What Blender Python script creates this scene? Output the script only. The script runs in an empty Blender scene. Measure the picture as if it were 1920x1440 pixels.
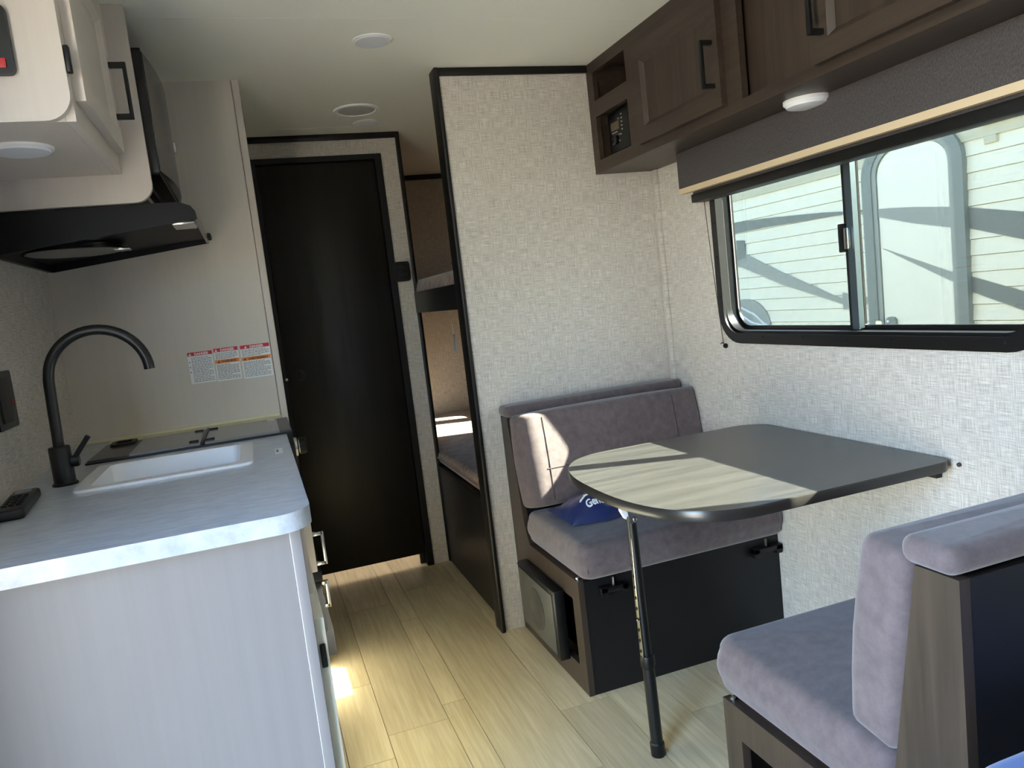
import bpy, bmesh, math, random
from mathutils import Vector, Matrix
from mathutils.geometry import tessellate_polygon, delaunay_2d_cdt
random.seed(7)
scene = bpy.context.scene
COL = scene.collection

# ------------------------------------------------------------------ camera
FPX = 1427.3
def cam_axes(yaw, pitch, roll):
    y, p, r = (math.radians(a) for a in (yaw, pitch, roll))
    f = Vector((-math.sin(y)*math.cos(p), math.cos(y)*math.cos(p), math.sin(p)))
    rt = Vector((math.cos(y), math.sin(y), 0)); up = rt.cross(f)
    return rt*math.cos(r)+up*math.sin(r), -rt*math.sin(r)+up*math.cos(r), f
_r, _u, _f = cam_axes(-18.2279, -6.5344, -6.6002)
cd = bpy.data.cameras.new('camera'); cam = bpy.data.objects.new('camera', cd); COL.objects.link(cam)
cd.sensor_fit = 'HORIZONTAL'; cd.sensor_width = 36; cd.lens = FPX/1920*36; cd.clip_start = .02; cd.clip_end = 200
cam.matrix_world = Matrix(((_r.x, _u.x, -_f.x, .5536), (_r.y, _u.y, -_f.y, -.0762), (_r.z, _u.z, -_f.z, 1.2004), (0, 0, 0, 1)))
scene.camera = cam

# ------------------------------------------------------------------ sky, sun, exposure
SUN = Vector((-1, .365, -.74)).normalized()          # direction the sunlight travels
SKY_STRENGTH, SUN_STRENGTH, EXPOSURE = 1.1, 165.0, 2.36
w = bpy.data.worlds.new('world'); scene.world = w; w.use_nodes = True
nt = w.node_tree; nt.nodes.clear()
sky = nt.nodes.new('ShaderNodeTexSky'); sky.sky_type = 'NISHITA'; sky.sun_disc = False
sky.sun_elevation = math.asin(-SUN.z); sky.sun_rotation = math.atan2(-SUN.x, -SUN.y)
sky.air_density = 1.0; sky.dust_density = 1.0; sky.ozone_density = 2.0
bg = nt.nodes.new('ShaderNodeBackground'); bg.inputs[1].default_value = SKY_STRENGTH
wo = nt.nodes.new('ShaderNodeOutputWorld')
nt.links.new(sky.outputs[0], bg.inputs[0]); nt.links.new(bg.outputs[0], wo.inputs[0])
sl = bpy.data.lights.new('sun', 'SUN'); sl.energy = SUN_STRENGTH; sl.angle = math.radians(.6); sl.color = (1, .94, .82)
so = bpy.data.objects.new('sun', sl); COL.objects.link(so); so.location = (8, -3, 7)
so.rotation_euler = SUN.to_track_quat('-Z', 'Y').to_euler()
vs = scene.view_settings; vs.view_transform = 'Standard'; vs.look = 'None'; vs.exposure = EXPOSURE; vs.gamma = 1; vs.use_curve_mapping = False
scene.cycles.max_bounces = 16; scene.cycles.diffuse_bounces = 9; scene.cycles.glossy_bounces = 4; scene.cycles.transparent_max_bounces = 12
scene.cycles.caustics_reflective = False; scene.cycles.caustics_refractive = False
scene.cycles.sample_clamp_indirect = 8

# ------------------------------------------------------------------ helpers
WLOC = {}
def srgb(*c):
    return tuple((v/255/12.92 if v/255 <= .04045 else ((v/255+.055)/1.055)**2.4) for v in c)
def fill2d(loops, flat):
    if len(loops) == 1:
        return [tuple(t) for t in tessellate_polygon([[Vector((p[0], p[1], 0)) for p in loops[0]]])]
    ed = []; o = 0
    for l in loops:
        ed += [(o+i, o+(i+1) % len(l)) for i in range(len(l))]; o += len(l)
    vo, eo, fo, ov, oe, of = delaunay_2d_cdt([Vector(p) for p in flat], ed, [], 0, 1e-7)
    def inside(x, y):
        c = False
        for i, j in ed:
            (xa, ya), (xb, yb) = flat[i], flat[j]
            if (ya > y) != (yb > y) and x < (xb-xa)*(y-ya)/(yb-ya)+xa: c = not c
        return c
    res = []
    for f in fo:
        cx = sum(vo[i].x for i in f)/len(f); cy = sum(vo[i].y for i in f)/len(f)
        if inside(cx, cy): res.append(tuple(ov[i][0] for i in f))
    return res
class MB:
    def __init__(s): s.v = []; s.f = []
    def add(s, vs, fs):
        o = len(s.v); s.v += [tuple(p) for p in vs]; s.f += [tuple(i+o for i in f) for f in fs]; return s
    def box(s, x0, x1, y0, y1, z0, z1, bev=0, M=None):
        bm = bmesh.new(); bmesh.ops.create_cube(bm, size=1)
        bmesh.ops.transform(bm, matrix=Matrix.Translation(((x0+x1)/2, (y0+y1)/2, (z0+z1)/2)) @ Matrix.Diagonal((abs(x1-x0), abs(y1-y0), abs(z1-z0), 1)), verts=bm.verts)
        if bev: bmesh.ops.bevel(bm, geom=list(bm.edges), offset=bev, segments=2, affect='EDGES', profile=.5)
        if M: bmesh.ops.transform(bm, matrix=M, verts=bm.verts)
        bm.verts.index_update()
        s.add([v.co[:] for v in bm.verts], [[v.index for v in f.verts] for f in bm.faces]); bm.free(); return s
    def plate(s, loops, a, b, plane):
        """loops: outer then holes, 2D; a,b: the two depths; plane 'xy','xz','yz' -> third axis depth"""
        def P(u, v, w):
            return (u, v, w) if plane == 'xy' else ((u, w, v) if plane == 'xz' else (w, u, v))
        flat = [p for l in loops for p in l]; n = len(flat)
        tris = fill2d(loops, flat)
        vs = [P(p[0], p[1], a) for p in flat]+[P(p[0], p[1], b) for p in flat]
        fs = [tuple(t) for t in tris]+[tuple(i+n for i in reversed(t)) for t in tris]
        o = 0
        for l in loops:
            m = len(l)
            fs += [(o+i, o+(i+1) % m, o+(i+1) % m+n, o+i+n) for i in range(m)]; o += m
        return s.add(vs, fs)
    def tube(s, path, r, seg=12, cap=True):
        path = [Vector(p) for p in path]; rr = r if isinstance(r, (list, tuple)) else [r]*len(path)
        vs = []; fs = []; prev = None
        for i, p in enumerate(path):
            t = (path[min(i+1, len(path)-1)]-path[max(i-1, 0)]).normalized()
            if prev is None:
                n = t.orthogonal().normalized()
            else:
                n = (prev-t*prev.dot(t)).normalized()
            prev = n; b = t.cross(n)
            for k in range(seg):
                a = 2*math.pi*k/seg; vs.append(p+(n*math.cos(a)+b*math.sin(a))*rr[i])
        for i in range(len(path)-1):
            for k in range(seg):
                fs.append((i*seg+k, i*seg+(k+1) % seg, (i+1)*seg+(k+1) % seg, (i+1)*seg+k))
        if cap: fs += [tuple(range(seg-1, -1, -1)), tuple(range((len(path)-1)*seg, len(path)*seg))]
        return s.add(vs, fs)
    def lathe(s, prof, c, axis='z', seg=32):
        """prof: (radius, height) list; closed with caps where radius>0"""
        vs = []; fs = []
        def P(r, a, h):
            u, v = r*math.cos(a), r*math.sin(a)
            return (c[0]+u, c[1]+v, c[2]+h) if axis == 'z' else ((c[0]+h, c[1]+u, c[2]+v) if axis == 'x' else (c[0]+u, c[1]+h, c[2]+v))
        for r, h in prof:
            vs += [P(r, 2*math.pi*k/seg, h) for k in range(seg)]
        for i in range(len(prof)-1):
            fs += [(i*seg+k, i*seg+(k+1) % seg, (i+1)*seg+(k+1) % seg, (i+1)*seg+k) for k in range(seg)]
        fs += [tuple(range(seg-1, -1, -1)), tuple(range((len(prof)-1)*seg, len(prof)*seg))]
        return s.add(vs, fs)
    def soft(s, x0, x1, y0, y1, z0, z1, r, rad=(.03, .03, .03, .03), crown=.0, under=0., side=0., seg=5, M=None):
        """soft prism (cushion): rounded plan corners rad (x0y0,x1y0,x1y1,x0y1), edge radius r, crowned top"""
        rings = []
        for i in range(seg+1):
            a = math.pi/2*i/seg; rings.append((r*(1-math.sin(a)), z0+r*(1-math.cos(a))))
        for t in (.25, .5, .75):
            rings.append((-side*math.sin(math.pi*t), z0+r+(z1-z0-2*r)*t))
        for i in range(seg+1):
            a = math.pi/2*(1-i/seg); rings.append((r*(1-math.sin(a)), z1-r*(1-math.cos(a))))
        vs = []; n = None
        def ring(d, z, k=1.0):
            l = rrect(x0+d, x1-d, y0+d, y1-d, [max(q-d, .004) for q in rad], 6)
            cx, cy = (x0+x1)/2, (y0+y1)/2
            return [(cx+(p[0]-cx)*k, cy+(p[1]-cy)*k, z) for p in l]
        for d, z in rings: vs += ring(d, z)
        for k in (.93, .8, .62, .4, .18):
            vs += ring(r, z1+crown*(1-k**2.2), k)
        n = len(ring(0, 0)); m = len(vs)//n
        fs = [(i*n+k, i*n+(k+1) % n, (i+1)*n+(k+1) % n, (i+1)*n+k) for i in range(m-1) for k in range(n)]
        fs += [tuple(range(n-1, -1, -1)), tuple(range((m-1)*n, m*n))]
        if M: vs = [(M @ Vector(v))[:] for v in vs]
        return s.add(vs, fs)
    def text(s, txt, size, fn, align='LEFT', extr=0.0, bold=0.0):
        c = bpy.data.curves.new('t', 'FONT'); c.body = txt; c.size = size; c.align_x = align; c.offset = bold; c.resolution_u = 3
        o = bpy.data.objects.new('t', c); COL.objects.link(o)
        dg = bpy.context.evaluated_depsgraph_get(); me = o.evaluated_get(dg).to_mesh()
        s.add([fn(v.co.x, v.co.y) for v in me.vertices], [tuple(p.vertices) for p in me.polygons])
        o.evaluated_get(dg).to_mesh_clear(); bpy.data.objects.remove(o); bpy.data.curves.remove(c); return s
    def build(s, name, mat, parent=None, smooth=True, ang=35):
        if not s.v: s.v = [(0, 0, 0)]
        xs, ys, zs = zip(*s.v)
        c = Vector(((min(xs)+max(xs))/2, (min(ys)+max(ys))/2, min(zs)))
        me = bpy.data.meshes.new(name)
        me.from_pydata([(p[0]-c.x, p[1]-c.y, p[2]-c.z) for p in s.v], [], s.f)
        bm = bmesh.new(); bm.from_mesh(me); bmesh.ops.recalc_face_normals(bm, faces=bm.faces); bm.to_mesh(me); bm.free()
        me.materials.append(mat)
        if smooth:
            me.polygons.foreach_set('use_smooth', [True]*len(me.polygons)); me.set_sharp_from_angle(angle=math.radians(ang))
        return place(bpy.data.objects.new(name, me), c, parent)
def place(o, c, parent=None):
    COL.objects.link(o); WLOC[o.name] = Vector(c)
    if parent:
        o.parent = parent; o.location = Vector(c)-WLOC[parent.name]
    else:
        o.location = c
    return o
def rrect(x0, x1, y0, y1, rad, n=6):
    if not isinstance(rad, (list, tuple)): rad = [rad]*4
    out = []
    for (cx, cy, a0, q) in ((x0+rad[0], y0+rad[0], math.pi, rad[0]), (x1-rad[1], y0+rad[1], 1.5*math.pi, rad[1]), (x1-rad[2], y1-rad[2], 0, rad[2]), (x0+rad[3], y1-rad[3], .5*math.pi, rad[3])):
        for i in range(n+1):
            a = a0+math.pi/2*i/n; out.append((cx+q*math.cos(a), cy+q*math.sin(a)))
    return out
def rect(x0, x1, y0, y1): return [(x0, y0), (x1, y0), (x1, y1), (x0, y1)]
def tag(o, label=None, cat=None, group=None, kind=None):
    for k, v in (('label', label), ('category', cat), ('group', group), ('kind', kind)):
        if v: o[k] = v
    return o
def thing(name, loc, label, cat, group=None):
    o = bpy.data.objects.new(name, None); o.empty_display_size = .05
    return tag(place(o, Vector(loc)), label, cat, group)
def S(o): o['kind'] = 'structure'; return o
def copy_tree(o, delta, parent=None):
    c = o.copy(); COL.objects.link(c); WLOC[c.name] = WLOC[o.name]+Vector(delta)
    if parent: c.parent = parent
    else: c.location = WLOC[c.name]
    for ch in list(o.children): copy_tree(ch, delta, c)
    return c

# ------------------------------------------------------------------ materials
def mat(name, col, rough=.5, metal=0, spec=.5, sheen=0, coat=0, noise=None, bump=None, col2=None):
    """noise: (scale xyz, detail, contrast); col2: second colour; bump: (scale xyz, strength, distance)"""
    m = bpy.data.materials.new(name); m.use_nodes = True; t = m.node_tree; b = t.nodes['Principled BSDF']
    c = srgb(*col); b.inputs['Base Color'].default_value = (*c, 1); b.inputs['Roughness'].default_value = rough
    b.inputs['Metallic'].default_value = metal; b.inputs['Specular IOR Level'].default_value = spec
    b.inputs['Sheen Weight'].default_value = sheen; b.inputs['Coat Weight'].default_value = coat
    if noise or bump:
        g = t.nodes.new('ShaderNodeNewGeometry')
    if noise:
        mp = t.nodes.new('ShaderNodeMapping'); mp.inputs['Scale'].default_value = noise[0]
        n = t.nodes.new('ShaderNodeTexNoise'); n.inputs['Scale'].default_value = 1; n.inputs['Detail'].default_value = noise[1]; n.inputs['Roughness'].default_value = .65
        r = t.nodes.new('ShaderNodeValToRGB'); k = noise[2]
        r.color_ramp.elements[0].position = .5-k; r.color_ramp.elements[1].position = .5+k
        r.color_ramp.elements[0].color = (*c, 1); r.color_ramp.elements[1].color = (*srgb(*(col2 or col)), 1)
        t.links.new(g.outputs['Position'], mp.inputs[0]); t.links.new(mp.outputs[0], n.inputs['Vector']); t.links.new(n.outputs['Fac'], r.inputs[0]); t.links.new(r.outputs[0], b.inputs['Base Color'])
    if bump:
        mp = t.nodes.new('ShaderNodeMapping'); mp.inputs['Scale'].default_value = bump[0]
        n = t.nodes.new('ShaderNodeTexNoise'); n.inputs['Scale'].default_value = 1; n.inputs['Detail'].default_value = 3
        bp = t.nodes.new('ShaderNodeBump'); bp.inputs['Strength'].default_value = bump[1]; bp.inputs['Distance'].default_value = bump[2]
        t.links.new(g.outputs['Position'], mp.inputs[0]); t.links.new(mp.outputs[0], n.inputs['Vector']); t.links.new(n.outputs['Fac'], bp.inputs['Height']); t.links.new(bp.outputs[0], b.inputs['Normal'])
    return m
def linen_mat(name, dark, mid, light):
    m = bpy.data.materials.new(name); m.use_nodes = True; t = m.node_tree; b = t.nodes['Principled BSDF']
    b.inputs['Roughness'].default_value = .75; b.inputs['Specular IOR Level'].default_value = .25
    g = t.nodes.new('ShaderNodeNewGeometry'); sp = t.nodes.new('ShaderNodeSeparateXYZ'); t.links.new(g.outputs['Position'], sp.inputs[0])
    ad = t.nodes.new('ShaderNodeMath'); ad.operation = 'ADD'; t.links.new(sp.outputs[0], ad.inputs[0]); t.links.new(sp.outputs[1], ad.inputs[1])
    def thread(su, sv):
        cb = t.nodes.new('ShaderNodeCombineXYZ'); a = t.nodes.new('ShaderNodeMath'); a.operation = 'MULTIPLY'; a.inputs[1].default_value = su
        c = t.nodes.new('ShaderNodeMath'); c.operation = 'MULTIPLY'; c.inputs[1].default_value = sv
        t.links.new(ad.outputs[0], a.inputs[0]); t.links.new(sp.outputs[2], c.inputs[0]); t.links.new(a.outputs[0], cb.inputs[0]); t.links.new(c.outputs[0], cb.inputs[1])
        n = t.nodes.new('ShaderNodeTexNoise'); n.noise_dimensions = '2D'; n.inputs['Scale'].default_value = 1; n.inputs['Detail'].default_value = 2.5; n.inputs['Roughness'].default_value = .6
        t.links.new(cb.outputs[0], n.inputs['Vector']); return n.outputs['Fac']
    mx = t.nodes.new('ShaderNodeMath'); mx.operation = 'ADD'; t.links.new(thread(22, 520), mx.inputs[0]); t.links.new(thread(520, 22), mx.inputs[1])
    r = t.nodes.new('ShaderNodeValToRGB'); t.links.new(mx.outputs[0], r.inputs[0])
    hf = t.nodes.new('ShaderNodeMath'); hf.operation = 'MULTIPLY'; hf.inputs[1].default_value = .5; t.links.new(mx.outputs[0], hf.inputs[0]); t.links.new(hf.outputs[0], r.inputs[0])
    e = r.color_ramp.elements; e[0].position = .37; e[0].color = (*srgb(*dark), 1); e[1].position = .63; e[1].color = (*srgb(*light), 1)
    k = e.new(.5); k.color = (*srgb(*mid), 1)
    t.links.new(r.outputs[0], b.inputs['Base Color'])
    bp = t.nodes.new('ShaderNodeBump'); bp.inputs['Strength'].default_value = .25; bp.inputs['Distance'].default_value = .001
    t.links.new(hf.outputs[0], bp.inputs['Height']); t.links.new(bp.outputs[0], b.inputs['Normal'])
    return m
def wood_mat(name, a, bcol, along='y', rough=.5, scale=1.0, objvar=0.0, spec=.4):
    m = bpy.data.materials.new(name); m.use_nodes = True; t = m.node_tree; b = t.nodes['Principled BSDF']
    b.inputs['Roughness'].default_value = rough; b.inputs['Specular IOR Level'].default_value = spec
    g = t.nodes.new('ShaderNodeNewGeometry'); mp = t.nodes.new('ShaderNodeMapping')
    lo, hi = 2.2*scale, 46*scale
    mp.inputs['Scale'].default_value = (lo if along == 'x' else hi, lo if along == 'y' else hi, lo if along == 'z' else hi)
    oi = t.nodes.new('ShaderNodeObjectInfo'); va = t.nodes.new('ShaderNodeVectorMath'); va.operation = 'ADD'
    sc = t.nodes.new('ShaderNodeMath'); sc.operation = 'MULTIPLY'; sc.inputs[1].default_value = 37 if objvar else 0
    t.links.new(oi.outputs['Random'], sc.inputs[0]); t.links.new(g.outputs['Position'], va.inputs[0]); t.links.new(sc.outputs[0], va.inputs[1])
    t.links.new(va.outputs[0], mp.inputs[0])
    n = t.nodes.new('ShaderNodeTexNoise'); n.inputs['Scale'].default_value = 1; n.inputs['Detail'].default_value = 5; n.inputs['Roughness'].default_value = .62; n.inputs['Distortion'].default_value = .5
    t.links.new(mp.outputs[0], n.inputs['Vector'])
    r = t.nodes.new('ShaderNodeValToRGB'); r.color_ramp.elements[0].position = .3; r.color_ramp.elements[1].position = .7
    r.color_ramp.elements[0].color = (*srgb(*a), 1); r.color_ramp.elements[1].color = (*srgb(*bcol), 1)
    t.links.new(n.outputs['Fac'], r.inputs[0]); out = r.outputs[0]
    if objvar:
        hs = t.nodes.new('ShaderNodeHueSaturation'); mr = t.nodes.new('ShaderNodeMapRange'); mr.inputs[3].default_value = 1-objvar; mr.inputs[4].default_value = 1+objvar
        t.links.new(oi.outputs['Random'], mr.inputs[0]); t.links.new(mr.outputs[0], hs.inputs['Value']); t.links.new(out, hs.inputs['Color']); out = hs.outputs[0]
    t.links.new(out, b.inputs['Base Color'])
    bp = t.nodes.new('ShaderNodeBump'); bp.inputs['Strength'].default_value = .15; bp.inputs['Distance'].default_value = .001
    t.links.new(n.outputs['Fac'], bp.inputs['Height']); t.links.new(bp.outputs[0], b.inputs['Normal'])
    return m
def glass_mat(name, tint):
    m = bpy.data.materials.new(name); m.use_nodes = True; t = m.node_tree; t.nodes.remove(t.nodes['Principled BSDF'])
    o = t.nodes['Material Output']; tr = t.nodes.new('ShaderNodeBsdfTransparent'); tr.inputs[0].default_value = (*tint, 1)
    gl = t.nodes.new('ShaderNodeBsdfGlossy'); gl.inputs['Roughness'].default_value = .02
    lw = t.nodes.new('ShaderNodeLayerWeight'); pw_ = t.nodes.new('ShaderNodeMath'); pw_.operation = 'POWER'; pw_.inputs[1].default_value = 4
    fr = t.nodes.new('ShaderNodeMath'); fr.operation = 'MULTIPLY_ADD'; fr.inputs[1].default_value = .5; fr.inputs[2].default_value = .025; mx = t.nodes.new('ShaderNodeMixShader')
    t.links.new(lw.outputs['Facing'], pw_.inputs[0]); t.links.new(pw_.outputs[0], fr.inputs[0])
    t.links.new(fr.outputs[0], mx.inputs[0]); t.links.new(tr.outputs[0], mx.inputs[1]); t.links.new(gl.outputs[0], mx.inputs[2]); t.links.new(mx.outputs[0], o.inputs[0])
    return m
M = {}
M['linen'] = linen_mat('linen_wallpaper', (176, 168, 159), (199, 192, 184), (220, 214, 207))
M['ceiling'] = mat('ceiling_white', (238, 238, 230), .6, spec=.3)
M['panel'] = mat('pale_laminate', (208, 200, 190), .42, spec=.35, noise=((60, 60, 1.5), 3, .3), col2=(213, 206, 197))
M['cream'] = mat('cream_laminate', (206, 196, 188), .45, spec=.35, noise=((70, 70, 2), 3, .3), col2=(211, 202, 194))
M['black'] = mat('black_trim', (15, 14, 14), .45, spec=.35)
M['blackmetal'] = mat('black_metal', (13, 14, 16), .38, spec=.45)
M['blackgloss'] = mat('black_gloss', (14, 14, 16), .12, spec=.6)
M['blackboard'] = mat('black_board', (22, 21, 23), .4, spec=.35)
M['frame'] = mat('window_frame_black', (19, 18, 19), .3)
M['darkwood'] = wood_mat('dark_brown_wood', (46, 38, 33), (66, 55, 47), 'z', .42)
M['darkwood_y'] = wood_mat('dark_brown_wood_along', (46, 38, 33), (66, 55, 47), 'y', .42)
M['doorwood'] = wood_mat('espresso_door_wood', (12, 11, 12), (30, 26, 23), 'z', .42, scale=.5)
M['floor'] = wood_mat('vinyl_oak_plank', (198, 182, 146), (226, 213, 180), 'y', .38, objvar=.09, spec=.5, scale=1.7)
M['subfloor'] = mat('floor_seam', (70, 60, 46), .7)
M['table'] = wood_mat('table_laminate', (42, 41, 41), (62, 61, 60), 'x', .27, spec=1.0)
M['uph'] = mat('taupe_velvet', (84, 74, 76), .85, spec=.2, sheen=.35, noise=((38, 38, 38), 5, .22), col2=(107, 95, 97), bump=((500, 500, 500), .35, .001))
M['seam'] = mat('seam_thread', (66, 58, 61), .9)
M['fur'] = mat('brown_plush', (104, 76, 60), .8, spec=.3, sheen=.4, noise=((16, 16, 24), 4, .18), col2=(152, 120, 98), bump=((40, 40, 40), .6, .01))
M['counter'] = mat('marble_laminate', (164, 173, 186), .28, spec=.5, noise=((24, 75, 24), 8, .2), col2=(202, 209, 218))
M['sink'] = mat('white_composite', (232, 234, 238), .25)
M['chrome'] = mat('brushed_steel', (200, 200, 198), .25, 1)
M['beige'] = mat('beige_board', (206, 184, 152), .6)
M['white'] = mat('white_plastic', (236, 236, 238), .35)
M['diffuser'] = mat('lamp_diffuser', (226, 228, 236), .3)
M['grill'] = mat('filter_mesh', (150, 150, 146), .5, .5, bump=((900, 900, 900), 1, .002))
M['glass'] = glass_mat('tinted_window_glass', (.29, .304, .288)); M['clearglass'] = glass_mat('clear_window_glass', (.45, .48, .48))
M['stoveglass'] = mat('smoked_glass', (128, 128, 130), .2, spec=.8)  # smoked glass with the tall panel's reflection put into its grey base
M['red'] = mat('sticker_red', (200, 32, 52), .5)
M['orange'] = mat('sticker_orange', (240, 140, 50), .5)
M['paper'] = mat('sticker_white', (236, 238, 240), .45)
M['ink'] = mat('sticker_ink', (60, 62, 66), .6)
M['bluebag'] = mat('navy_nylon', (30, 42, 88), .38, spec=.5, bump=((22, 22, 22), .5, .008))
M['bluefabric'] = mat('blue_fabric', (66, 104, 176), .7, sheen=.3)
M['print'] = mat('white_print', (232, 234, 240), .5)
M['darkglass'] = glass_mat('dimming_glass', (.09, .095, .09)); M['bathglass'] = glass_mat('skylight_glass', (.42, .42, .42)); M['hood'] = mat('hood_black', (9, 9, 10), .5, spec=.25); M['led'] = mat('red_led', (190, 40, 44), .4)  # upper bunk pane is tinted darker only to cut the light it lets in
M['speaker'] = mat('speaker_grille', (74, 74, 70), .45, spec=.4)
M['fabricdark'] = mat('woven_valance', (80, 74, 74), .8, noise=((2, 420, 160), 2, .2), col2=(52, 48, 49), bump=((2, 420, 160), .5, .002))
M['nbwhite'] = mat('trailer_siding', (242, 238, 218), .45)
M['nbdoor'] = mat('trailer_door_skin', (244, 242, 226), .4)
M['nbgrey'] = mat('trailer_door_frame', (134, 140, 136), .5)
M['nbstripe'] = mat('trailer_grey_decal', (158, 162, 156), .5)
M['nbdark'] = mat('trailer_dark_decal', (124, 128, 124), .5)
M['nbbeige'] = mat('trailer_tan_band', (206, 200, 176), .5)
M['ground'] = mat('asphalt', (98, 95, 90), .9, noise=((6, 6, 6), 6, .2), col2=(82, 80, 77)); M['endpanel'] = mat('darkened_laminate', (130, 127, 129), .42, spec=.35, noise=((60, 60, 1.5), 3, .3), col2=(135, 132, 134)); M['skin'] = mat('added_skin_grey', (92, 92, 92), .5)  # end panel: same laminate as the tall panel, darkened to offset strong light
M['display'] = mat('radio_display', (92, 84, 66), .3)
M['button'] = mat('button_print', (150, 150, 150), .5)
M['cord'] = mat('brown_cord', (70, 56, 46), .8)
# ------------------------------------------------------------------ the setting
W, H, YP, YD, YR, YF, YS = 2.0415, 1.98, 2.4813, 3.3596, 4.49, -2.0, 2.5666
DOOR = (.0, .74, .02, 1.86)          # entry door opening in the left wall: y0,y1,z0,z1
floor = S(MB().box(-.02, W+.02, YF, YR, -.05, -.008).build('floor', M['subfloor'], smooth=False))
cols = [.47, .63, .752, .931, 1.005, 1.233, 1.389, 1.548, 1.70, 1.87, W]
joints = {1: [2.356, 1.903], 2: [2.02, 3.0], 3: [2.793, 2.102], 4: [1.60, 3.1], 5: [1.889, 2.9], 6: [1.35], 7: [1.7], 8: [1.45], 9: [1.6], 0: [2.6]}
for i in range(len(cols)-1):
    ys = sorted([YF, YR]+joints.get(i, [])+[j for j in (-.9+.31*(i*3 % 4), .3+.23*(i % 3), 3.62+.2*(i % 3))])
    for a, b in zip(ys, ys[1:]):
        g = .0009
        MB().box(cols[i]+g, cols[i+1]-g, a+g, b-g, -.008, 0).build('plank', M['floor'], floor, smooth=False)
MB().box(0, .468, YF, YR, -.008, -.0005).build('floor_sheet', M['floor'], floor, smooth=False)

# ceiling with a skylight hole over the bathroom, sheets with thin joint strips
ceil = S(MB().plate([rect(-.02, W+.02, YF, YR), rect(.37, 1.13, 3.44, 4.2)], H, H+.05, 'xy').build('ceiling', M['ceiling'], smooth=False))
for y in (2.05, 3.237): MB().box(0, W, y-.004, y+.004, H-.0004, H+.001).build('seam_strip', M['ceiling'], ceil, smooth=False)

# left wall with entry opening and kitchen side
S(MB().plate([rect(YF, YR, -.05, H), rect(DOOR[0], DOOR[1], DOOR[2], DOOR[3])], -.05, 0, 'yz').build('wall_left', M['linen'], smooth=False))
# right wall with dinette window and bunk window
WY0, WY1, WZ0, WZ1 = 1.035, 2.092, 1.006, 1.52
S(MB().plate([rect(YF, YR, -.05, H), rrect(WY0-.012, WY1+.012, WZ0-.012, WZ1+.012, .085), rrect(3.40, 4.14, .80, 1.16, .05), rrect(3.40, 4.14, 1.44, 1.76, .05)], W, W+.046, 'yz').build('wall_right', M['linen'], smooth=False))
S(MB().plate([rect(YF, YR, -.05, H+.04), rrect(WY0-.012, WY1+.012, WZ0-.012, WZ1+.012, .085), rrect(3.40, 4.14, .80, 1.16, .05), rrect(3.40, 4.14, 1.44, 1.76, .05)], W+.0465, W+.052, 'yz').build('wall_added_skin', M['skin'], smooth=False))  # added unseen grey outer face, cuts sun bounce onto the neighbour trailer
S(MB().box(-.05, W+.05, YF-.05, YF, -.05, H).build('wall_front', M['linen'], smooth=False))
S(MB().box(-.05, W+.05, YR, YR+.05, -.05, H).build('wall_rear', M['linen'], smooth=False))
# partition between dinette and bunks
S(MB().box(1.262, W, YP, YP+.055, 0, H).build('wall_partition', M['linen'], smooth=False))
# bathroom front wall with doorway
S(MB().plate([[(.60, 0), (.652, 0), (.652, 1.884), (1.195, 1.884), (1.195, 0), (1.279, 0), (1.279, H), (.60, H)]], YD, YD+.04, 'xz').build('wall_bathroom', M['linen'], smooth=False))
S(MB().box(1.239, 1.279, YD+.04, YR, 0, H).build('wall_bathside', M['linen'], smooth=False))
# tall pale panel at the end of the kitchen, closet box behind it
pw = S(MB().box(0, .603, YS, YS+.03, 0, H).build('wall_panel', M['panel'], smooth=False))
MB().box(.6045, .6265, YS-.003, YS+.022, 0, H, .002).build('edge_strip', M['cream'], pw)
MB().box(.0, .612, YS+.03, YD, 0, H).build('closet_side', M['panel'], pw, smooth=False)
S(MB().box(.6135, .6285, YS+.026, YS+.05, 0, H-.055, .003).build('trim_1', M['black']))
# black trims
S(MB().box(1.262, 1.806, YP-.012, YP, H-.026, H, .003).build('trim_2', M['black']))
S(MB().plate([rrect(1.2465, 1.2625, YP-.013, YP+.066, .006, 3)], .0, H, 'xy').build('trim_3', M['black']))
S(MB().box(.62, 1.279, YD-.012, YD, H-.026, H, .003).build('trim_4', M['black']))
S(MB().box(1.272, 1.291, YD-.013, YD+.01, 0, H, .004).build('trim_5', M['black']))
S(MB().box(1.279, W, YR-.012, YR, H-.03, H, .003).build('trim_6', M['black']))
S(MB().box(W-.012, W, YP-.034, YP-.002, 0, 1.60, .003).build('trim_7', M['linen']))

# bathroom door
dr = S(MB().box(.668, 1.166, YD+.004, YD+.034, .06, 1.862, .002).build('door_1', M['doorwood']))
f = MB(); f.plate([[(.646, 0), (.666, 0), (.666, 1.866), (1.170, 1.866), (1.170, 0), (1.199, 0), (1.199, 1.889), (.646, 1.889)]], YD-.01, YD+.034, 'xz')
f.build('door_frame', M['black'], dr)
MB().plate([[(.655, .002), (.69, .002), (.69, 1.84), (1.145, 1.84), (1.145, .002), (1.194, .002), (1.194, 1.883), (.655, 1.883)]], YD+.0345, YD+.052, 'xz').build('leak_stop', M['black'], dr, smooth=False)  # plate added behind the leaf to block light leaking past its edges
lt = MB().lathe([(.026, 0), (.026, -.004), (.018, -.006), (.016, -.003)], (.722, YD+.004, .965), 'y', 28).build('flush_latch', M['blackmetal'], dr)
MB().box(.7195, .7245, YD-.006, YD+.002, .948, .982, .001).build('latch_slot', M['blackgloss'], lt)
MB().lathe([(.006, 0), (.006, -.01), (.004, -.012)], (.664, YD-.008, .955), 'y', 12).build('door_bumper', M['white'], dr)
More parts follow.
